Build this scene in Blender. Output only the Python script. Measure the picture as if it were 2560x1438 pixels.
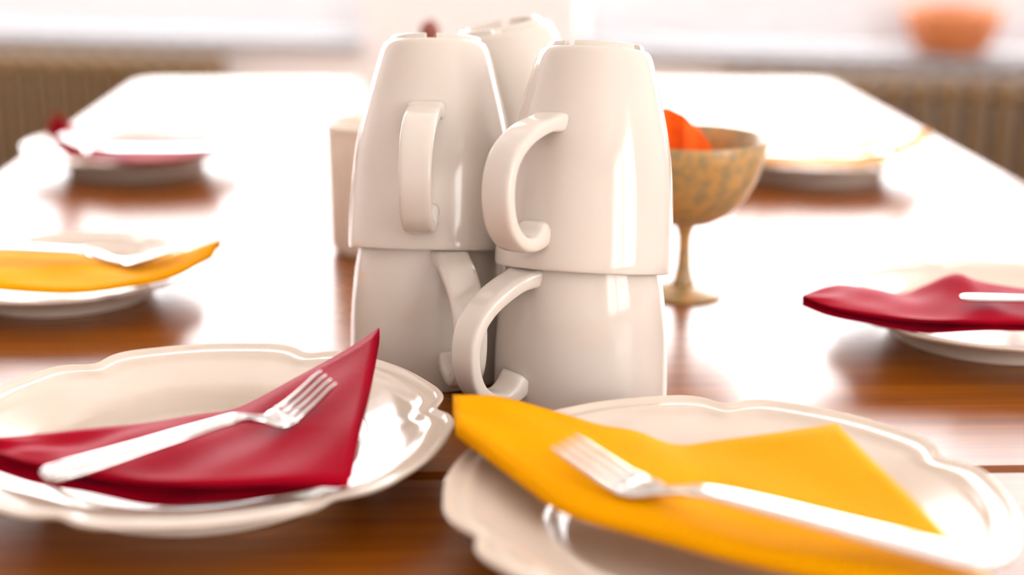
import bpy, bmesh, math, random
from mathutils import Vector, Matrix
random.seed(4)
D = bpy.data
for o in list(D.objects):
    D.objects.remove(o)
scene = bpy.context.scene
COL = scene.collection
PI = math.pi
T = 0.74                      # height of the table top above the floor

# ------------------------------------------------------------------ camera
FPX = 3700.0
PITCH = math.atan(1032 / 3700)
ROLL = math.radians(0.4)
CAM_H = 0.251                 # above the table top
FWD = Vector((0, math.cos(PITCH), -math.sin(PITCH)))
_r = Vector((1, 0, 0)); _u = Vector((0, math.sin(PITCH), math.cos(PITCH)))
RGT = _r * math.cos(ROLL) + _u * math.sin(ROLL)
UPV = _u * math.cos(ROLL) - _r * math.sin(ROLL)
EYE = Vector((0, 0, T + CAM_H))
cam = D.cameras.new('camera')
cam.sensor_width = 36
cam.lens = FPX / 2560 * 36
cam.clip_start = 0.01
cam.dof.use_dof = True
cam.dof.focus_distance = 0.695
cam.dof.aperture_fstop = 3.1
co = D.objects.new('camera', cam)
COL.objects.link(co)
m = Matrix.Identity(4)
for i in range(3):
    m[i][0], m[i][1], m[i][2], m[i][3] = RGT[i], UPV[i], -FWD[i], EYE[i]
co.matrix_world = m
scene.camera = co

# ------------------------------------------------------------------ light
SKY = 1.0
world = D.worlds.new('overcast_sky'); scene.world = world
world.use_nodes = True
bg = world.node_tree.nodes['Background']
bg.inputs['Color'].default_value = (1.0, 0.985, 0.98, 1)
bg.inputs['Strength'].default_value = SKY
scene.view_settings.view_transform = 'Standard'
scene.view_settings.look = 'None'
scene.view_settings.gamma = 1.0
scene.view_settings.use_curve_mapping = False
scene.view_settings.exposure = 3.45

# the room is turned about ten degrees against the table
ROOM_ROT = math.radians(-10)
ROOM_O = Vector((0.0, 2.97, 0.0))       # a point on the inner face of the window wall
ROOM_M = Matrix.Translation(ROOM_O) @ Matrix.Rotation(ROOM_ROT, 4, 'Z')
RX0, RX1, RY0, RZ1, WT = -2.7, 2.5, -5.6, 2.55, 0.26
# windows: wall, span along it, sill and head height
WIN_BACK = [(-2.35, -0.31), (0.13, 1.95)]
WIN_Z = (0.665, 2.25)
WIN_RIGHT = [(-4.6, -2.7)]
WIN_LEFT = []


def portal(name, loc, rot, sx, sy):
    l = D.lights.new(name, 'AREA'); l.shape = 'RECTANGLE'; l.size = sx; l.size_y = sy
    l.cycles.is_portal = True
    o = D.objects.new(name, l); COL.objects.link(o)
    o.matrix_world = ROOM_M @ Matrix.Translation(loc) @ rot
    return o


wz = (WIN_Z[0] + WIN_Z[1]) / 2; wh = WIN_Z[1] - WIN_Z[0]
for a, b in WIN_BACK:
    portal('daylight_opening', ((a + b) / 2, WT + .02, wz), Matrix.Rotation(-PI / 2, 4, 'X'), b - a, wh)
for a, b in WIN_RIGHT:
    portal('daylight_opening', (RX1 + WT + .02, (a + b) / 2, wz),
           Matrix.Rotation(PI / 2, 4, 'Z') @ Matrix.Rotation(PI / 2, 4, 'X') @ Matrix.Rotation(PI, 4, 'Y'), b - a, wh)
for a, b in WIN_LEFT:
    portal('daylight_opening', (RX0 - WT - .02, (a + b) / 2, wz),
           Matrix.Rotation(PI / 2, 4, 'Z') @ Matrix.Rotation(PI / 2, 4, 'X'), b - a, wh)


# ------------------------------------------------------------------ helpers
def at(px, py, z):
    """Point of the room that stands z above the table top on the line of sight through a pixel."""
    v = FWD + RGT * ((px - 1280) / FPX) - UPV * ((py - 719) / FPX)
    return EYE + v * ((T + z - EYE.z) / v.z)


def mat(name, col, rough=.5, spec=.5, metal=0.0, coat=0.0, coat_rough=.1, sheen=0.0, transl=0.0):
    m = D.materials.new(name); m.use_nodes = True
    b = m.node_tree.nodes['Principled BSDF']
    b.inputs['Base Color'].default_value = (*col, 1)
    b.inputs['Roughness'].default_value = rough
    b.inputs['Specular IOR Level'].default_value = spec
    b.inputs['Metallic'].default_value = metal
    b.inputs['Coat Weight'].default_value = coat
    b.inputs['Coat Roughness'].default_value = coat_rough
    if sheen:
        b.inputs['Sheen Weight'].default_value = sheen
        b.inputs['Sheen Roughness'].default_value = .5; b.inputs['Sheen Tint'].default_value = (1, .12, .40, 1)
    return m


def nodes(m):
    return m.node_tree.nodes, m.node_tree.links, m.node_tree.nodes['Principled BSDF']


def vary(m, c1, c2, scale=(5, 5, 5), noise=4.0, detail=4, lo=.35, hi=.65, bump=0.0, bump_scale=None, dist=.001):
    """Procedural colour variation (object space) and fine relief."""
    n, l, b = nodes(m)
    tc = n.new('ShaderNodeTexCoord'); mp = n.new('ShaderNodeMapping')
    mp.inputs['Scale'].default_value = scale
    l.new(tc.outputs['Object'], mp.inputs['Vector'])
    nz = n.new('ShaderNodeTexNoise'); nz.inputs['Scale'].default_value = noise; nz.inputs['Detail'].default_value = detail
    l.new(mp.outputs['Vector'], nz.inputs['Vector'])
    cr = n.new('ShaderNodeValToRGB')
    cr.color_ramp.elements[0].position = lo; cr.color_ramp.elements[0].color = (*c1, 1)
    cr.color_ramp.elements[1].position = hi; cr.color_ramp.elements[1].color = (*c2, 1)
    l.new(nz.outputs['Fac'], cr.inputs['Fac']); l.new(cr.outputs['Color'], b.inputs['Base Color'])
    if bump:
        src = nz
        if bump_scale:
            src = n.new('ShaderNodeTexNoise'); src.inputs['Scale'].default_value = bump_scale
            l.new(tc.outputs['Object'], src.inputs['Vector'])
        bp = n.new('ShaderNodeBump'); bp.inputs['Strength'].default_value = bump; bp.inputs['Distance'].default_value = dist
        l.new(src.outputs['Fac'], bp.inputs['Height']); l.new(bp.outputs['Normal'], b.inputs['Normal'])
    return m


def mesh_obj(name, verts, faces, material, parent=None, smooth=True, auto=None):
    me = D.meshes.new(name); me.from_pydata([tuple(v) for v in verts], [], faces)
    me.validate(); me.update()
    bm = bmesh.new(); bm.from_mesh(me); bmesh.ops.recalc_face_normals(bm, faces=bm.faces); bm.to_mesh(me); bm.free()
    me.materials.append(material)
    if smooth:
        me.shade_smooth() if auto is None else None
        if auto is not None:
            me.shade_smooth()
            me.set_sharp_from_angle(angle=math.radians(auto))
    o = D.objects.new(name, me); COL.objects.link(o)
    if parent: o.parent = parent
    return o


def tag(o, label, cat, group=None):
    o['label'] = label; o['category'] = cat
    if group: o['group'] = group
    return o


def thing(name, label, cat, loc=(0, 0, 0), group=None):
    o = D.objects.new(name, None); COL.objects.link(o); o.location = loc
    o.empty_display_size = .05
    return tag(o, label, cat, group)


def box_bm(bm, x0, x1, y0, y1, z0, z1, M=None, bevel=0.0, seg=2):
    r = bmesh.ops.create_cube(bm, size=1)
    vs = r['verts']
    for v in vs:
        v.co = Vector(((x0 + x1) / 2 + v.co.x * (x1 - x0), (y0 + y1) / 2 + v.co.y * (y1 - y0), (z0 + z1) / 2 + v.co.z * (z1 - z0)))
    if bevel:
        es = list({e for v in vs for e in v.link_edges})
        rb = bmesh.ops.bevel(bm, geom=es, offset=bevel, segments=seg, affect='EDGES', profile=.5)
        vs = list({v for f in rb['faces'] for v in f.verts} | {v for v in vs if v.is_valid})
    if M:
        for v in vs: v.co = M @ v.co


def box(name, dims, material, parent=None, bevel=0.0, seg=2, boxes=None):
    bm = bmesh.new()
    for d in (boxes or [dims]): box_bm(bm, *d, bevel=bevel, seg=seg)
    me = D.meshes.new(name); bm.to_mesh(me); bm.free(); me.materials.append(material)
    if bevel:
        me.shade_smooth(); me.set_sharp_from_angle(angle=math.radians(50))
    o = D.objects.new(name, me); COL.objects.link(o)
    if parent: o.parent = parent
    return o


def lathe(name, prof, material, parent=None, n=72, close=False, auto=None):
    """Surface of revolution of (r, z) points; r == 0 ends are closed with a pole."""
    V, Fc, rings = [], [], []
    for r, z in prof:
        if r < 1e-7:
            rings.append([len(V)]); V.append((0, 0, z))
        else:
            rings.append(list(range(len(V), len(V) + n)))
            V += [(r * math.cos(2 * PI * k / n), r * math.sin(2 * PI * k / n), z) for k in range(n)]
    pairs = list(zip(rings, rings[1:])) + ([(rings[-1], rings[0])] if close else [])
    for A, B in pairs:
        for k in range(n):
            k2 = (k + 1) % n
            if len(A) == 1 and len(B) == 1: continue
            if len(A) == 1: Fc.append((A[0], B[k], B[k2]))
            elif len(B) == 1: Fc.append((A[k], A[k2], B[0]))
            else: Fc.append((A[k], A[k2], B[k2], B[k]))
    return mesh_obj(name, V, Fc, material, parent, auto=auto)


def catmull(P, t):
    n = len(P) - 1
    s = min(max(t, 0), 1) * n
    i = min(int(s), n - 1); u = s - i
    g = lambda k: P[k] if 0 <= k <= n else (P[0] * 2 - P[1] if k < 0 else P[n] * 2 - P[n - 1])
    a, b, c, d = g(i - 1), g(i), g(i + 1), g(i + 2)
    return (b * 2 + (c - a) * u + (a * 2 - b * 5 + c * 4 - d) * u * u + (b * 3 - a - c * 3 + d) * u ** 3) * .5


def resample(P, n):
    """n+1 points at even arc length along a Catmull-Rom curve through P."""
    Q = [catmull(P, k / 400) for k in range(401)]
    L = [0]
    for a, b in zip(Q, Q[1:]): L.append(L[-1] + (b - a).length)
    out, j = [], 0
    for k in range(n + 1):
        s = L[-1] * k / n
        while j < 399 and L[j + 1] < s: j += 1
        d = L[j + 1] - L[j]
        out.append(Q[j].lerp(Q[j + 1], (s - L[j]) / d if d > 1e-12 else 0))
    return out, L[-1]


def sup(k, n, e):
    a = 2 * PI * k / n
    c, s = math.cos(a), math.sin(a)
    return math.copysign(abs(c) ** (2 / e), c), math.copysign(abs(s) ** (2 / e), s)


def sweep(name, pts, half_w, half_t, side, material, parent=None, n=16, e=3.0):
    """Tube of super-elliptic section; half_w / half_t are functions of 0..1; side is a vector or list of them."""
    V, Fc = [], []
    N = len(pts)
    for i, p in enumerate(pts):
        t = (pts[min(i + 1, N - 1)] - pts[max(i - 1, 0)]).normalized()
        s = side[i] if isinstance(side, list) else side
        s = (s - t * s.dot(t)).normalized(); u = s.cross(t)
        w, h = half_w(i / (N - 1)), half_t(i / (N - 1))
        for k in range(n):
            c, q = sup(k, n, e)
            V.append(p + s * (w * c) + u * (h * q))
    for i in range(N - 1):
        for k in range(n):
            k2 = (k + 1) % n
            Fc.append((i * n + k, i * n + k2, (i + 1) * n + k2, (i + 1) * n + k))
    V.append(pts[0]); V.append(pts[-1])
    for k in range(n):
        k2 = (k + 1) % n
        Fc.append((N * n, k, k2)); Fc.append((N * n + 1, (N - 1) * n + k2, (N - 1) * n + k))
    return mesh_obj(name, V, Fc, material, parent)


def lerp_tab(tab):
    def fn(t):
        for (a, va), (b, vb) in zip(tab, tab[1:]):
            if t <= b:
                u = (t - a) / (b - a) if b > a else 0
                u = u * u * (3 - 2 * u)
                return va + (vb - va) * u
        return tab[-1][1]
    return fn


def dup(root):
    r = root.copy(); COL.objects.link(r)
    for ch in list(root.children):
        c = ch.copy(); COL.objects.link(c); c.parent = r
        for g in list(ch.children):
            d = g.copy(); COL.objects.link(d); d.parent = c
    return r


def struct(o):
    o['kind'] = 'structure'
    return o


# ------------------------------------------------------------------ materials
M_wall = vary(mat('wall_paint', (.93, .89, .89), .75, .2), (.92, .88, .885), (.94, .905, .90), noise=3, bump=.05, bump_scale=90)
M_ceil = vary(mat('ceiling_paint', (.88, .87, .86), .8, .2), (.87, .86, .85), (.89, .88, .87))
M_floor = vary(mat('floor_boards', (.4, .27, .16), .4), (.36, .23, .13), (.46, .31, .19), scale=(1, 12, 1))
M_white = vary(mat('white_lacquer', (.86, .86, .88), .3), (.85, .85, .87), (.88, .88, .9))
M_sill = vary(mat('grey_stone_sill', (.32, .32, .34), .35), (.30, .30, .32), (.36, .36, .38), noise=60)
M_rad = vary(mat('radiator_enamel', (.22, .13, .05), .45), (.165, .088, .022), (.20, .11, .03), noise=2)
M_porc = vary(mat('cream_porcelain', (.80, .74, .66), .10, .45), (.60, .535, .465), (.62, .555, .485), noise=6)
M_plate = vary(mat('ivory_glaze', (.80, .70, .59), .09, .5), (.62, .525, .43), (.64, .545, .45), noise=8)
M_red = mat('crimson_tissue', (.34, .0004, .011), .5, .03, sheen=.1)
M_yel = mat('orange_yellow_tissue', (.88, .375, .0003), .7, .03)
M_steel = vary(mat('brushed_steel', (.78, .77, .76), .14, .5, 1.0), (.60, .59, .58), (.68, .67, .66), scale=(3, 60, 60))
M_clay = vary(mat('terracotta', (.60, .20, .07), .6), (.55, .17, .055), (.66, .24, .09), noise=8)
M_rib = vary(mat('cream_stoneware', (.78, .66, .54), .4), (.76, .63, .51), (.8, .69, .57), noise=5)
M_knob = vary(mat('dark_stained_wood', (.22, .05, .03), .4), (.18, .04, .025), (.27, .07, .04), scale=(20, 20, 3))
M_leaf = vary(mat('orange_petal', (.85, .34, .12), .6), (.8, .3, .1), (.9, .4, .16))

M_wood = mat('varnished_wood', (.5, .2, .03), .5, .0, coat=1.0, coat_rough=.27)
n_, l_, b_ = nodes(M_wood)
tc = n_.new('ShaderNodeTexCoord'); mp = n_.new('ShaderNodeMapping'); mp.inputs['Scale'].default_value = (1.6, 26, 26)
l_.new(tc.outputs['Object'], mp.inputs['Vector'])
nz = n_.new('ShaderNodeTexNoise'); nz.inputs['Scale'].default_value = 3.2; nz.inputs['Detail'].default_value = 6; nz.inputs['Distortion'].default_value = .6
l_.new(mp.outputs['Vector'], nz.inputs['Vector'])
cr = n_.new('ShaderNodeValToRGB')
cr.color_ramp.elements[0].position = .3; cr.color_ramp.elements[0].color = (.175, .04, .0005, 1)
cr.color_ramp.elements[1].position = .7; cr.color_ramp.elements[1].color = (.28, .076, .0015, 1)
l_.new(nz.outputs['Fac'], cr.inputs['Fac']); l_.new(cr.outputs['Color'], b_.inputs['Base Color'])

# paper relief for the napkins
for M_ in (M_red, M_yel):
    n_, l_, b_ = nodes(M_)
    tc = n_.new('ShaderNodeTexCoord'); vo = n_.new('ShaderNodeTexVoronoi'); vo.inputs['Scale'].default_value = 900
    l_.new(tc.outputs['Object'], vo.inputs['Vector'])
    bp = n_.new('ShaderNodeBump'); bp.inputs['Strength'].default_value = .35; bp.inputs['Distance'].default_value = .0004
    l_.new(vo.outputs['Distance'], bp.inputs['Height']); l_.new(bp.outputs['Normal'], b_.inputs['Normal'])
    c0 = tuple(b_.inputs['Base Color'].default_value)[:3]
    nz = n_.new('ShaderNodeTexNoise'); nz.inputs['Scale'].default_value = 40
    l_.new(tc.outputs['Object'], nz.inputs['Vector'])
    cr = n_.new('ShaderNodeValToRGB')
    cr.color_ramp.elements[0].color = (c0[0] * .94, c0[1] * .9, c0[2] * .9, 1)
    cr.color_ramp.elements[1].color = (min(1, c0[0] * 1.05), c0[1] * 1.08, c0[2] * 1.08, 1)
    l_.new(nz.outputs['Fac'], cr.inputs['Fac']); l_.new(cr.outputs['Color'], b_.inputs['Base Color'])
    # thin paper lets some light through
    out = n_['Material Output']; mix = n_.new('ShaderNodeMixShader'); tr = n_.new('ShaderNodeBsdfTranslucent')
    tr.inputs['Color'].default_value = (c0[0], c0[1] * .6, c0[2] * .6, 1)
    mix.inputs['Fac'].default_value = .10
    l_.new(b_.outputs['BSDF'], mix.inputs[1]); l_.new(tr.outputs['BSDF'], mix.inputs[2]); l_.new(mix.outputs['Shader'], out.inputs['Surface'])

# mottled amber glass of the goblet
M_gob = vary(mat('mottled_amber_glaze', (.55, .38, .18), .28, .5), (.29, .21, .10), (.50, .27, .085), noise=30, detail=1, lo=.36, hi=.62)

M_glass = D.materials.new('window_glass'); M_glass.use_nodes = True
n_, l_ = M_glass.node_tree.nodes, M_glass.node_tree.links
n_.remove(n_['Principled BSDF'])
tr = n_.new('ShaderNodeBsdfTransparent'); gl = n_.new('ShaderNodeBsdfGlossy'); gl.inputs['Roughness'].default_value = .02
mx = n_.new('ShaderNodeMixShader'); mx.inputs['Fac'].default_value = .05
l_.new(tr.outputs[0], mx.inputs[1]); l_.new(gl.outputs[0], mx.inputs[2]); l_.new(mx.outputs[0], n_['Material Output'].inputs['Surface'])


# ------------------------------------------------------------------ the room
def room(o):
    o.matrix_world = ROOM_M
    return struct(o)


def wall_boxes(lo, hi, wins):
    """(span, z) rectangles left over around the windows."""
    out, x = [], lo
    for a, b in wins:
        out.append((x, a, 0, RZ1)); out.append((a, b, 0, WIN_Z[0] - .02)); out.append((a, b, WIN_Z[1], RZ1)); x = b
    out.append((x, hi, 0, RZ1))
    return out


room(box('floor', (RX0 - WT, RX1 + WT, RY0 - WT, WT, -.1, 0), M_floor))
room(box('ceiling', (RX0 - WT, RX1 + WT, RY0 - WT, WT, RZ1, RZ1 + .1), M_ceil))
room(box('wall_back', None, M_wall, boxes=[(a, b, 0, WT, c, d) for a, b, c, d in wall_boxes(RX0, RX1, WIN_BACK)]))
room(box('wall_right', None, M_wall, boxes=[(RX1, RX1 + WT, a, b, c, d) for a, b, c, d in wall_boxes(RY0, WT, WIN_RIGHT)]))
room(box('wall_left', None, M_wall, boxes=[(RX0 - WT, RX0, a, b, c, d) for a, b, c, d in wall_boxes(RY0, WT, WIN_LEFT)]))
room(box('wall_front', (RX0 - WT, RX1 + WT, RY0 - WT, RY0, 0, RZ1), M_wall))


def window(k, a, b, place):
    """A framed casement; local x along the wall, local y outwards."""
    o = box('window_%d' % k, None, M_white, boxes=[
        (a, b, .14, .20, WIN_Z[0], WIN_Z[0] + .14), (a, b, .14, .20, WIN_Z[1] - .06, WIN_Z[1]),
        (a, a + .06, .14, .20, WIN_Z[0] + .14, WIN_Z[1] - .06), (b - .06, b, .14, .20, WIN_Z[0] + .14, WIN_Z[1] - .06),
        ((a + b) / 2 - .035, (a + b) / 2 + .035, .14, .20, WIN_Z[0] + .14, WIN_Z[1] - .06)])
    o.matrix_world = ROOM_M @ place; struct(o)
    mid = (a + b) / 2
    for x0, x1 in ((a + .06, mid - .035), (mid + .035, b - .06)):
        box('pane', (x0, x1, .165, .171, WIN_Z[0] + .14, WIN_Z[1] - .06), M_glass, o)
    box('window_sill', (a + .002, b - .002, -.03, .14, WIN_Z[0] - .02, WIN_Z[0]), M_sill, o, bevel=.006)
    return o


k = 1
for a, b in WIN_BACK:
    window(k, a, b, Matrix.Identity(4)); k += 1
for a, b in WIN_RIGHT:
    window(k, -b, -a, Matrix.Translation((RX1, 0, 0)) @ Matrix.Rotation(-PI / 2, 4, 'Z')); k += 1
for a, b in WIN_LEFT:
    window(k, a, b, Matrix.Translation((RX0, 0, 0)) @ Matrix.Rotation(PI / 2, 4, 'Z')); k += 1


# ------------------------------------------------------------------ radiators
def radiator(x0, count, label):
    root = thing('radiator', label, 'radiator', group='radiators under the windows')
    root.matrix_world = ROOM_M @ Matrix.Translation((x0, -.075, 0))
    pitch = .05
    first = None
    for i in range(count):
        if first is None:
            bm = bmesh.new()
            box_bm(bm, -.0115, .0115, -.05, -.022, .10, .637, bevel=.010, seg=2)
            box_bm(bm, -.0115, .0115, .022, .05, .10, .637, bevel=.010, seg=2)
            box_bm(bm, -.0115, .0115, -.03, .03, .59, .632, bevel=.008, seg=1)
            box_bm(bm, -.0115, .0115, -.03, .03, .105, .15, bevel=.008, seg=1)
            me = D.meshes.new('radiator_column'); bm.to_mesh(me); bm.free(); me.materials.append(M_rad)
            me.shade_smooth(); me.set_sharp_from_angle(angle=math.radians(60))
            first = me
        o = D.objects.new('radiator_column', first); COL.objects.link(o); o.parent = root
        o.location = ((i + .5) * pitch, 0, 0)
    L = count * pitch
    for z in (.13, .606):
        pts = [Vector((.01, 0, z)), Vector((L / 2, 0, z)), Vector((L - .01, 0, z))]
        sweep('header_pipe', pts, lambda t: .014, lambda t: .014, Vector((0, 1, 0)), M_rad, root, n=12, e=2)
    for x in (.075, L - .075):
        box('foot', (x - .012, x + .012, -.03, .05, 0, .115), M_rad, root)
    return root


radiator(-1.93, 27, 'brown column radiator under the window left of the mugs')
radiator(.41, 24, 'brown column radiator under the window right of the mugs')

# ------------------------------------------------------------------ tables
TAB = Matrix.Translation((-.034, 1.884, 0)) @ Matrix.Rotation(math.radians(2.7), 4, 'Z')
HW = .440


def table(y0, y1, label, rounded_far, rounded_near):
    root = thing('dining_table', label, 'table')
    root.matrix_world = TAB
    # top with eased corners
    def corner(cx, cy, r, a0):
        return [(cx + r * math.cos(a0 + PI / 2 * k / 6), cy + r * math.sin(a0 + PI / 2 * k / 6)) for k in range(7)]
    rf = .035 if rounded_far else .003
    rn = .035 if rounded_near else .003
    out = corner(HW - rf, y1 - rf, rf, 0) + corner(-HW + rf, y1 - rf, rf, PI / 2) + corner(-HW + rn, y0 + rn, rn, PI) + corner(HW - rn, y0 + rn, rn, 3 * PI / 2)
    cx, cy = 0, (y0 + y1) / 2
    rings = [(-.0, T - .028), (.0, T - .0034), (.003, T - .0004)]
    V, Fc, n = [], [], len(out)
    for ins, z in rings:
        for x, y in out:
            V.append((x - math.copysign(ins, x), y - math.copysign(ins, y - cy), z))
    for i in range(len(rings) - 1):
        for k in range(n):
            Fc.append((i * n + k, i * n + (k + 1) % n, (i + 1) * n + (k + 1) % n, (i + 1) * n + k))
    Fc.append(tuple(range(2 * n, 3 * n))); Fc.append(tuple(range(n - 1, -1, -1)))
    mesh_obj('table_top', V, Fc, M_wood, root, auto=30)
    box('apron', None, M_wood, root, boxes=[
        (-HW + .06, HW - .06, y0 + .06, y0 + .08, T - .11, T - .0285), (-HW + .06, HW - .06, y1 - .08, y1 - .06, T - .11, T - .0285),
        (-HW + .06, -HW + .08, y0 + .08, y1 - .08, T - .11, T - .0285), (HW - .08, HW - .06, y0 + .08, y1 - .08, T - .11, T - .0285)])
    for sx in (-1, 1):
        for yy in (y0 + .05, y1 - .05):
            x = sx * (HW - .05)
            box('leg', (x - .028, x + .028, yy - .028, yy + .028, 0, T - .0285), M_wood, root, bevel=.004)


table(-1.2845, 0, 'varnished wooden table in the distance carrying the stacked mugs', True, False)
table(-2.42, -1.2875, 'nearer varnished wooden table under the two front plates', False, True)


# ------------------------------------------------------------------ mugs
MR, MH = .0432, .107
_prof = [(0, .992), (.03, 1.0), (.12, .996), (.25, .984), (.4, .955), (.5, .925), (.6, .878), (.7, .818), (.8, .752), (.9, .684), (.945, .650), (.972, .618), (.985, .58), (.988, .53)]


def make_mug():
    """A mug standing on its rim: local z = 0 is the rim, the foot is on top, the handle points to -y."""
    root = thing('mug', 'mug', 'mug')
    P = [Vector((r * MR, 0, f * MH)) for f, r in _prof]
    outer = [(p.x, p.z) for p in [catmull(P, k / 44) for k in range(45)]]
    inner = []
    for f, r in [(.0, .965), (.012, .935), (.12, .925), (.25, .912), (.4, .884), (.5, .852), (.6, .804), (.7, .742), (.8, .672), (.88, .60), (.92, .50), (.935, .3), (.935, 0)]:
        inner.append((r * MR, f * MH))
    prof = [(0, .988 * MH)] + [(.25 * MR, .988 * MH)] + outer[::-1] + [(.98 * MR, -.0002)] + inner
    lathe('body', prof, M_porc, root, n=80, auto=80)
    # foot ring with four drain notches
    V, Fc = [], []
    r0, r1, z0, z1 = .455 * MR, .545 * MR, .985 * MH, .985 * MH + .0028
    for q in range(4):
        a0 = -PI / 2 + q * PI / 2 + .12; a1 = -PI / 2 + (q + 1) * PI / 2 - .12
        N = 14; base = len(V)
        sec = [(r0, z0), (r0 + .0004, z1 - .0005), (r0 + .001, z1), (r1 - .001, z1), (r1 - .0004, z1 - .0005), (r1 + .0003, z0)]
        for i in range(N + 1):
            a = a0 + (a1 - a0) * i / N
            for r, z in sec: V.append((r * math.cos(a), r * math.sin(a), z))
        s = len(sec)
        for i in range(N):
            for k in range(s):
                Fc.append((base + i * s + k, base + i * s + (k + 1) % s, base + (i + 1) * s + (k + 1) % s, base + (i + 1) * s + k))
        Fc.append(tuple(base + k for k in range(s))); Fc.append(tuple(base + N * s + k for k in range(s - 1, -1, -1)))
    mesh_obj('foot_ring', V, Fc, M_porc, root, auto=60)
    pts = [Vector((0, -r, z)) for r, z in [(.0335, .0688), (.040, .0678), (.050, .0650), (.061, .0595), (.0695, .0515), (.0735, .042), (.0735, .031), (.070, .0205), (.0625, .0135), (.0535, .0115), (.0465, .014), (.0415, .0185)]]
    Q, L = resample(pts, 46)
    sweep('handle', Q, lerp_tab([(0, .0098), (.1, .0086), (.5, .0080), (.85, .0076), (1, .0082)]),
          lerp_tab([(0, .0052), (.12, .0038), (.5, .0034), (.86, .0038), (1, .0062)]), Vector((1, 0, 0)), M_porc, root, n=28, e=4.2)
    return root


mug0 = make_mug()
_used = [False]
GM = 'cream mugs stacked upside down'


def place_mug(base, az, label, lean_back=0.0, lean_right=0.0):
    """Handle azimuth in degrees (0 = towards the camera, positive = to the right); leans in degrees."""
    o = mug0 if not _used[0] else dup(mug0)
    _used[0] = True
    to_cam = math.atan2(base.x, base.y)       # direction from the camera to the mug
    R = Matrix.Rotation(math.radians(lean_right), 4, 'Y') @ Matrix.Rotation(-math.radians(lean_back), 4, 'X') @ Matrix.Rotation(math.radians(az) - to_cam, 4, 'Z')
    o.matrix_world = Matrix.Translation(base) @ R
    tag(o, label, 'mug', GM)
    return o


gL = at(1083, 914, 0); gR = at(1450, 989, 0)
place_mug(gL, 14, 'cream mug upside down on the table, lower one of the left front stack')
place_mug(gR, -46, 'cream mug upside down on the table, lower one of the right front stack')
place_mug(gL + Vector((0, 0, .0642)), -7, 'cream mug with its handle facing the viewer, upper one of the left front stack', 13, 0.8)
place_mug(gR + Vector((0, 0, .0662)), -33, 'cream mug with its handle to the left, upper one of the right front stack', 11.5, 2.9)
gBR = Vector((.0135, .828, T))
place_mug(gBR, 105, 'cream mug hidden under the tilted mug behind the front stacks')
place_mug(gBR + Vector((0, 0, .0656)), 175, 'tilted cream mug showing between and behind the two front stacks', 0, -11)


# ------------------------------------------------------------------ plates
def plate(name, c, R, rot, label, z=T):
    prof = [(0, .0048), (.30, .0048), (.48, .0046), (.555, .0049), (.588, .0062), (.612, .0108), (.638, .0138), (.69, .0156), (.78, .0178), (.85, .0198), (.885, .0207),
            (.900, .0218), (.914, .0228), (.930, .0230), (.948, .0226), (.960, .0226), (.972, .0233), (.985, .0242), (.996, .0244), (1.003, .0236),
            (.998, .0222), (.97, .0208), (.88, .0180), (.75, .0138), (.68, .0104), (.63, .0050), (.615, .0002), (.60, 0), (.575, 0), (.56, .0015), (.50, .0022), (0, .0022)]
    n = 216; V, Fc, rings = [], [], []
    k = R / .108
    for r, zz in prof:
        if r == 0:
            rings.append([len(V)]); V.append((0, 0, zz * k)); continue
        ring = []
        w = max(0, min(1, (r - .74) / .22)); w = w * w * (3 - 2 * w)
        for i in range(n):
            a = 2 * PI * i / n
            d = ((a + PI / 6) % (PI / 3)) - PI / 6            # angle from the nearest notch
            g = -.048 * math.exp(-(d / .075) ** 2) + .010 * math.exp(-((abs(d) - .19) / .09) ** 2) + .004 * math.cos(6 * a + PI)
            dz = -.0011 * math.exp(-(d / .10) ** 2) * w
            rr = R * r * (1 + g * w)
            ring.append(len(V)); V.append((rr * math.cos(a), rr * math.sin(a), (zz + dz) * k))
        rings.append(ring)
    for A, B in zip(rings, rings[1:]):
        for i in range(n):
            j = (i + 1) % n
            if len(A) == 1: Fc.append((A[0], B[i], B[j]))
            elif len(B) == 1: Fc.append((A[i], A[j], B[0]))
            else: Fc.append((A[i], A[j], B[j], B[i]))
    o = mesh_obj(name, V, Fc, M_plate, auto=50)
    o.location = (c[0], c[1], z); o.rotation_euler = (0, 0, math.radians(rot))
    return tag(o, label, 'plate', 'scalloped plates around the table')


plate('plate', (-.1336, .598), .108, 11, 'ivory scalloped plate in front left of the mugs, holding crimson napkin')
plate('plate', (.0822, .5255), .1075, 22, 'ivory scalloped plate in front right of the mugs, holding orange-yellow napkin')
plate('plate', (-.276, .879), .086, 5, 'pale plate at the left edge of the picture holding a yellow napkin')
plate('plate', (.274, .808), .0925, 35, 'pale plate at the right edge of the picture holding a dark red napkin')
plate('plate', (-.332, 1.287), .096, 20, 'plate far back on the left table edge, with red napkin')
plate('plate', (.266, 1.285), .096, 8, 'plate far back on the right, behind the goblet')


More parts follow.
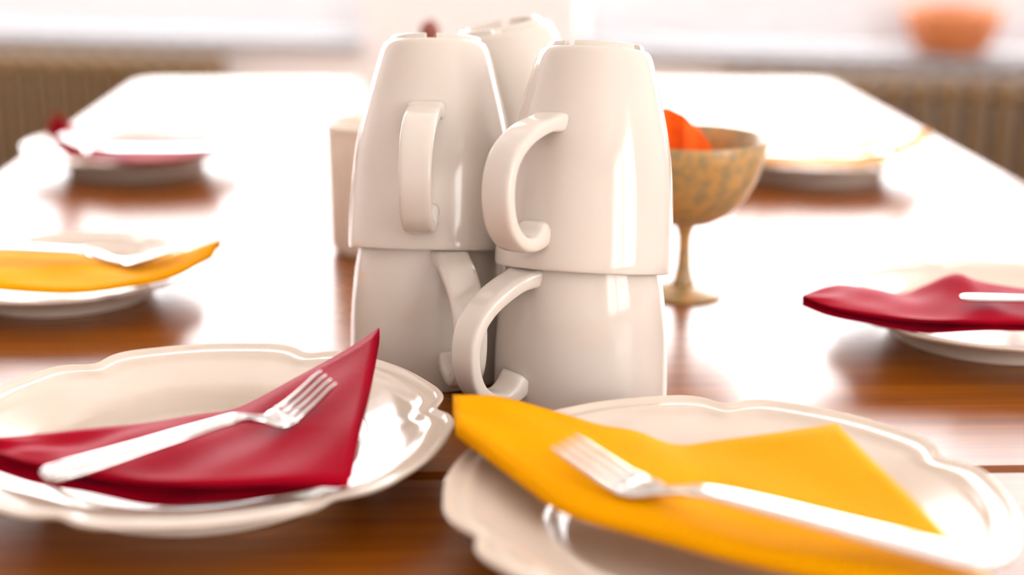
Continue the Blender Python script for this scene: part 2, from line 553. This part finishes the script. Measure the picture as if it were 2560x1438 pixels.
# ------------------------------------------------------------------ napkins
def napkin(back, front, material, label, lift=0.0, layers=4, gap=.0009, open_end=.0, bulge=.0, ripple=.0006, fold_front=True, open_front=0.0, seed=0):
    """A triangular folded paper napkin: stacked sheets between a back edge and a front edge curve."""
    rnd = random.Random(seed)
    B = [at(x, y, z + lift) for x, y, z in back]; Fp = [at(x, y, z + lift) for x, y, z in front]
    NU, NV = 44, 18
    Bc, _ = resample(B, NU); Fc_, _ = resample(Fp, NU)
    org = (Bc[NU // 2] + Fc_[NU // 2]) / 2; org.z = T
    ph = [rnd.uniform(0, 6.28) for _ in range(6)]
    V, Fs = [], []

    def surf(u, v, off, i):
        p = Bc[u].lerp(Fc_[u], v)
        uu = u / NU
        env = math.sin(PI * v) * math.sin(PI * min(1, uu * 1.15 + .02))
        z = bulge * env
        z += ripple * (math.sin(9 * uu + 4 * v + ph[0]) + .7 * math.sin(15 * uu - 7 * v + ph[1]) + .5 * math.sin(23 * uu + 11 * v + ph[2])) * min(1, 6 * v * (1 - v) + .25)
        return Vector((p.x, p.y, p.z + z - off)) - org

    th = .00035
    for L in range(layers):
        for side in (0, 1):
            for u in range(NU + 1):
                uu = u / NU
                extra = open_end * max(0, (uu - .45) / .55) ** 1.5 * (L / max(1, layers - 1))
                for v in range(NV + 1):
                    vv = v / NV
                    inset = .0012 * L * (1 if L % 2 else .4)
                    off = L * gap + side * th + extra * (1 - .5 * vv)
                    if L >= layers // 2: off += open_front * vv ** 1.3 * math.sin(PI * min(1, .08 + uu * .92)) ** .6
                    V.append(surf(u, vv * (.90 if open_front and L >= layers // 2 else 1), off, L))
        a0 = L * 2 * (NU + 1) * (NV + 1); a1 = a0 + (NU + 1) * (NV + 1); W = NV + 1
        for u in range(NU):
            for v in range(NV):
                q = (u * W + v, (u + 1) * W + v, (u + 1) * W + v + 1, u * W + v + 1)
                Fs.append(tuple(a0 + k for k in q)); Fs.append(tuple(a1 + k for k in reversed(q)))
        edge = [u * W for u in range(NU + 1)] + [NU * W + v for v in range(1, NV + 1)] + [u * W + NV for u in range(NU - 1, -1, -1)] + [v for v in range(NV - 1, 0, -1)]
        for k in range(len(edge)):
            e0, e1 = edge[k], edge[(k + 1) % len(edge)]
            Fs.append((a0 + e0, a1 + e0, a1 + e1, a0 + e1))
    # the fold that wraps the sheets together along one long side
    vi = NV if fold_front else 0
    a_top = 0; a_bot = (layers - 1) * 2 * (NU + 1) * (NV + 1) + (NU + 1) * (NV + 1); W = NV + 1
    segs = 5; ring0 = len(V)
    for u in range(NU + 1):
        t = V[a_top + u * W + vi]; b = V[a_bot + u * W + vi]
        inner = V[a_top + u * W + (NV - 2 if fold_front else 2)]
        d = (t - inner); d.z = 0
        d = d.normalized() if d.length > 1e-6 else Vector((0, -1, 0))
        r = (t - b).length / 2
        for s in range(segs + 1):
            a = PI * s / segs
            V.append(t.lerp(b, (1 - math.cos(a)) / 2) + d * (r * 1.1 * math.sin(a)))
    for u in range(NU):
        for s in range(segs):
            i = ring0 + u * (segs + 1) + s; j = i + segs + 1
            Fs.append((i, j, j + 1, i + 1))
    o = mesh_obj('paper_napkin', V, Fs, material)
    o.location = org
    return tag(o, label, 'napkin', 'folded paper napkins on the plates')


napkin([(-70, 1098, .031), (120, 1082, .0285), (330, 1060, .0250), (500, 1035, .0230), (572, 1026, .0225), (640, 1000, .0250), (760, 935, .0340), (860, 875, .0440), (946, 818, .0540)],
       [(-70, 1108, .031), (60, 1150, .0285), (200, 1184, .0265), (330, 1198, .0255), (500, 1206, .0250), (660, 1206, .0250), (790, 1206, .0255), (850, 1208, .0255), (872, 1204, .0260)],
       M_red, 'crimson folded paper napkin on the front left plate, one corner standing up', layers=4, gap=.0009, open_end=.006, bulge=.0004, ripple=.0012, fold_front=False, lift=.0012, open_front=.0095, seed=3)
napkin([(1132, 988, .0370), (1250, 992, .0350), (1400, 1030, .0310), (1500, 1062, .0280), (1590, 1078, .0262), (1690, 1112, .0240), (1790, 1102, .0262), (1950, 1080, .0310), (2092, 1058, .0345)],
       [(1140, 1046, .0350), (1230, 1112, .0320), (1330, 1185, .0285), (1420, 1240, .0265), (1600, 1292, .0260), (1800, 1345, .0265), (2050, 1400, .0275), (2300, 1452, .0285), (2520, 1490, .0290)],
       M_yel, 'orange-yellow folded paper napkin on the front right plate', layers=5, gap=.0018, lift=.0036, bulge=.0025, ripple=.0006, seed=7)
napkin([(-200, 640, .030), (0, 628, .023), (180, 634, .020), (320, 652, .022), (440, 632, .031), (552, 597, .047)],
       [(-200, 690, .030), (0, 712, .0255), (150, 720, .0245), (300, 709, .0255), (420, 686, .030), (530, 630, .042)],
       M_yel, 'yellow folded paper napkin on the left edge plate, orange tip raised', layers=4, gap=.0010, bulge=.001, ripple=.0008, seed=11)
napkin([(2006, 738, .034), (2060, 718, .0335), (2110, 711, .0325), (2190, 722, .029), (2255, 735, .026), (2310, 715, .030), (2390, 684, .0375), (2460, 705, .034), (2700, 740, .030)],
       [(2006, 741, .034), (2080, 766, .0315), (2180, 786, .0290), (2300, 798, .0280), (2420, 803, .0280), (2500, 806, .0280), (2600, 808, .028), (2700, 806, .028), (2800, 800, .028)],
       M_red, 'dark red folded paper napkin on the right edge plate', layers=4, gap=.0010, bulge=.001, ripple=.0006, fold_front=False, open_front=.0050, lift=.0017, seed=5)
napkin([(138, 278, .062), (185, 318, .042), (225, 344, .027), (300, 350, .021), (400, 346, .022), (520, 342, .028)],
       [(114, 326, .040), (160, 380, .026), (240, 396, .0225), (330, 402, .0225), (420, 398, .0235), (560, 372, .028)],
       M_red, 'red folded paper napkin on the far left plate, pointed corner raised', layers=3, gap=.0010, bulge=.001, ripple=.0006, lift=.0020, seed=2)
napkin([(1830, 372, .028), (1960, 372, .022), (2080, 366, .020), (2180, 360, .024), (2260, 345, .034), (2328, 322, .046)],
       [(1830, 392, .028), (1960, 404, .0235), (2080, 408, .0225), (2180, 402, .024), (2260, 382, .031), (2322, 342, .042)],
       M_yel, 'orange folded paper napkin on the far right plate', layers=3, gap=.0010, bulge=.001, ripple=.0006, seed=9)


# ------------------------------------------------------------------ forks
def fork(path, label, roll=0.0, lift=0.0):
    """path: pixel and height of the centre line from handle end to tine tips."""
    P = [at(x, y, z + lift) for x, y, z in path]
    Q, L = resample(P, 120)
    org = P[0].copy(); org.z = T
    Q = [q - org for q in Q]
    root = thing('fork', label, 'fork', org, 'forks lying on the napkins')
    d = (Q[-1] - Q[0]); d.z = 0
    side = d.normalized().cross(Vector((0, 0, 1)))
    side = (Matrix.Rotation(math.radians(roll), 4, d.normalized()) @ side).normalized()
    k = L / .19
    i_h, i_t = int(120 * .70), int(120 * .80)
    sweep('handle', Q[:i_h + 1], lerp_tab([(0, .0050 * k), (.03, .0074 * k), (.10, .0082 * k), (.55, .0062 * k), (.86, .0048 * k), (.93, .0034 * k), (1, .0030 * k)]),
          lerp_tab([(0, .0008), (.04, .0013), (.8, .0014), (1, .0015)]), side, M_steel, root, n=20, e=3.2)
    sweep('head', Q[i_h - 3:i_t + 3], lerp_tab([(0, .0031 * k), (.3, .0042 * k), (.75, .0108 * k), (1, .0114 * k)]), lerp_tab([(0, .0014), (1, .0010)]), side, M_steel, root, n=20, e=3.2)
    for j in range(4):
        off = (-1.5 + j) * .0063 * k
        tips = [q + side * off * (1 - .06 * (i / (120 - i_t))) for i, q in enumerate(Q[i_t:])]
        sweep('tine', tips, lerp_tab([(0, .0024 * k), (.1, .0017 * k), (.8, .0013 * k), (.95, .0009 * k), (1, .0004)]), lerp_tab([(0, .0010), (.85, .0010), (1, .0004)]), side, M_steel, root, n=12, e=2.6)
    return root


fork([(108, 1190, .0290), (230, 1156, .0300), (400, 1104, .0315), (560, 1055, .0325), (600, 1046, .0322), (645, 1048, .0295), (690, 1050, .0275), (725, 1030, .0290), (770, 992, .0345), (822, 942, .0430)],
     'steel fork on the crimson napkin of the front left plate', roll=10, lift=.0052)
fork([(2470, 1412, .0345), (2200, 1340, .0375), (1900, 1262, .0385), (1760, 1230, .0375), (1690, 1229, .0330), (1620, 1224, .0295), (1555, 1200, .0300), (1490, 1158, .0335), (1408, 1102, .0395)],
     'steel fork on the orange-yellow napkin of the front right plate', lift=.0042)
fork([(-190, 611, .0345), (-60, 615, .0335), (100, 622, .031), (195, 628, .0295), (240, 636, .0260), (290, 652, .0245), (350, 648, .0280), (450, 620, .0400)],
     'steel fork glaring white on the yellow napkin of the left edge plate')
fork([(2402, 744, .0350), (2560, 747, .0350), (2700, 748, .0360), (2780, 750, .0335), (2860, 748, .0345), (2960, 735, .044)],
     'steel fork on the dark red napkin of the right edge plate, handle end showing', lift=.0025)
fork([(560, 366, .034), (440, 372, .030), (330, 372, .0285), (270, 370, .0255), (220, 362, .0270), (150, 338, .042)],
     'steel fork on the red napkin of the far left plate', lift=.0065)
fork([(1900, 382, .030), (2030, 386, .0280), (2120, 388, .0270), (2160, 386, .0260), (2220, 374, .030), (2285, 352, .041)],
     'steel fork on the orange napkin of the far right plate')


# ------------------------------------------------------------------ ribbed tumbler behind the left stack
def tumbler(c):
    root = thing('ribbed_tumbler', 'cream ribbed tumbler standing behind the left mug stack', 'tumbler', (c.x, c.y, T))
    n, R, H = 160, .035, .089
    prof = [(0, 0), (.80, 0), (.92, .001), (.96, .005), (.97, .03), (.985, .06), (1.0, H - .004), (.995, H - .0008), (.97, H), (.94, H - .0012), (.92, H - .006), (.90, .03), (.86, .008), (0, .006)]
    V, Fc, rings = [], [], []
    for i, (r, z) in enumerate(prof):
        if r == 0: rings.append([len(V)]); V.append((0, 0, z)); continue
        ring = []
        for k in range(n):
            a = 2 * PI * k / n
            w = 1 if 3 <= i <= 6 else 0
            rr = R * r + w * .0007 * math.cos(40 * a)
            ring.append(len(V)); V.append((rr * math.cos(a), rr * math.sin(a), z))
        rings.append(ring)
    for A, B in zip(rings, rings[1:]):
        for k in range(n):
            j = (k + 1) % n
            if len(A) == 1: Fc.append((A[0], B[k], B[j]))
            elif len(B) == 1: Fc.append((A[k], A[j], B[0]))
            else: Fc.append((A[k], A[j], B[j], B[k]))
    mesh_obj('cup_wall', V, Fc, M_rib, root, auto=60)
    lathe('rim_band', [(R * .99, H - .004), (R * 1.025, H - .0035), (R * 1.03, H + .0005), (R * .98, H + .0012), (R * .93, H), (R * .925, H - .004)], M_rib, root, n=80, close=True, auto=60)


tumbler(at(953, 622, 0))

# ------------------------------------------------------------------ goblet with napkins
gc = at(1706, 735, 0)
g = thing('goblet', 'mottled amber stemmed goblet bowl right behind the mugs', 'goblet', (gc.x, gc.y, T))
lathe('bowl', [(0, .044), (.008, .0445), (.017, .047), (.0275, .053), (.036, .062), (.0425, .074), (.0465, .087), (.0482, .0985), (.0478, .0993), (.0466, .0985), (.0447, .087), (.0408, .075), (.0345, .0635), (.0265, .055), (.016, .0492), (0, .047)], M_gob, g, n=72)
lathe('stem', [(0, .0455), (.0068, .0455), (.0052, .042), (.0038, .037), (.0036, .030), (.0042, .018), (.0062, .009), (.009, .005), (0, .005)], M_gob, g, n=40)
lathe('foot', [(0, .0065), (.009, .0062), (.015, .0042), (.022, .0022), (.024, .0012), (.024, 0), (.019, 0), (0, .001)], M_gob, g, n=64)
# a folded napkin standing in the goblet
V, Fc = [], []
sheet = [((-.032, .006), .075, .108), ((-.022, -.004), .064, .114), ((-.012, .003), .058, .115), ((-.002, -.003), .056, .111), ((.009, .004), .058, .100), ((.019, .000), .064, .087)]
for (x, y), z0, z1 in sheet:
    for dy in (0, .0016):
        V += [(x, y + dy + .010, z1), (x * .75, y * .5 + dy + .004, z0 + (.012 if abs(x) > .03 else .004))]
ns = len(sheet)
for i in range(ns - 1):
    a, b = i * 4, (i + 1) * 4
    Fc += [(a, b, b + 1, a + 1), (a + 2, a + 3, b + 3, b + 2), (a, a + 2, b + 2, b), (a + 1, b + 1, b + 3, a + 3)]
Fc += [(0, 1, 3, 2), ((ns - 1) * 4, (ns - 1) * 4 + 2, (ns - 1) * 4 + 3, (ns - 1) * 4 + 1)]
M_or = mat('red_orange_tissue', (.85, .10, .003), .65, .2)
vary(M_or, (.80, .085, .002), (.90, .12, .004), noise=30)
o = mesh_obj('paper_napkin', V, Fc, M_or, smooth=False)
o.location = (gc.x, gc.y, T)
tag(o, 'bright red-orange paper napkin standing in the amber goblet', 'napkin')

# ------------------------------------------------------------------ dark knob peeking out behind the mugs
r = thing('pepper_mill', 'dark reddish-brown turned knob peeking out behind the left mugs', 'pepper mill', (-.0612, 1.09, T))
MZ = 1.125
lathe('mill_body', [(a_, b_ * MZ) for a_, b_ in [(0, 0), (.022, 0), (.0225, .006), (.018, .02), (.014, .045), (.017, .07), (.0185, .085), (.016, .092), (0, .092)]], M_knob, r, n=40)
lathe('mill_head', [(a_, b_ * MZ) for a_, b_ in [(0, .092), (.0165, .0925), (.018, .098), (.017, .108), (.011, .114), (.006, .116), (.0052, .119), (.0075, .123), (.0075, .128), (.004, .132), (0, .133)]], M_knob, r, n=40)

# ------------------------------------------------------------------ terracotta bowl on the right sill
pw = Vector((.845, .040, WIN_Z[0] + .0005))
b = thing('terracotta_bowl', 'blurred orange terracotta bowl on the sill above the right radiator', 'bowl')
b.matrix_world = ROOM_M @ Matrix.Translation(pw)
lathe('bowl_wall', [(0, 0), (.055, 0), (.062, .004), (.078, .030), (.087, .060), (.092, .085), (.089, .088), (.084, .085), (.079, .060), (.070, .032), (.055, .010), (0, .008)], M_clay, b, n=56)
lathe('soil', [(0, .066), (.06, .068), (.079, .064), (.077, .058), (0, .056)], M_knob, b, n=40)
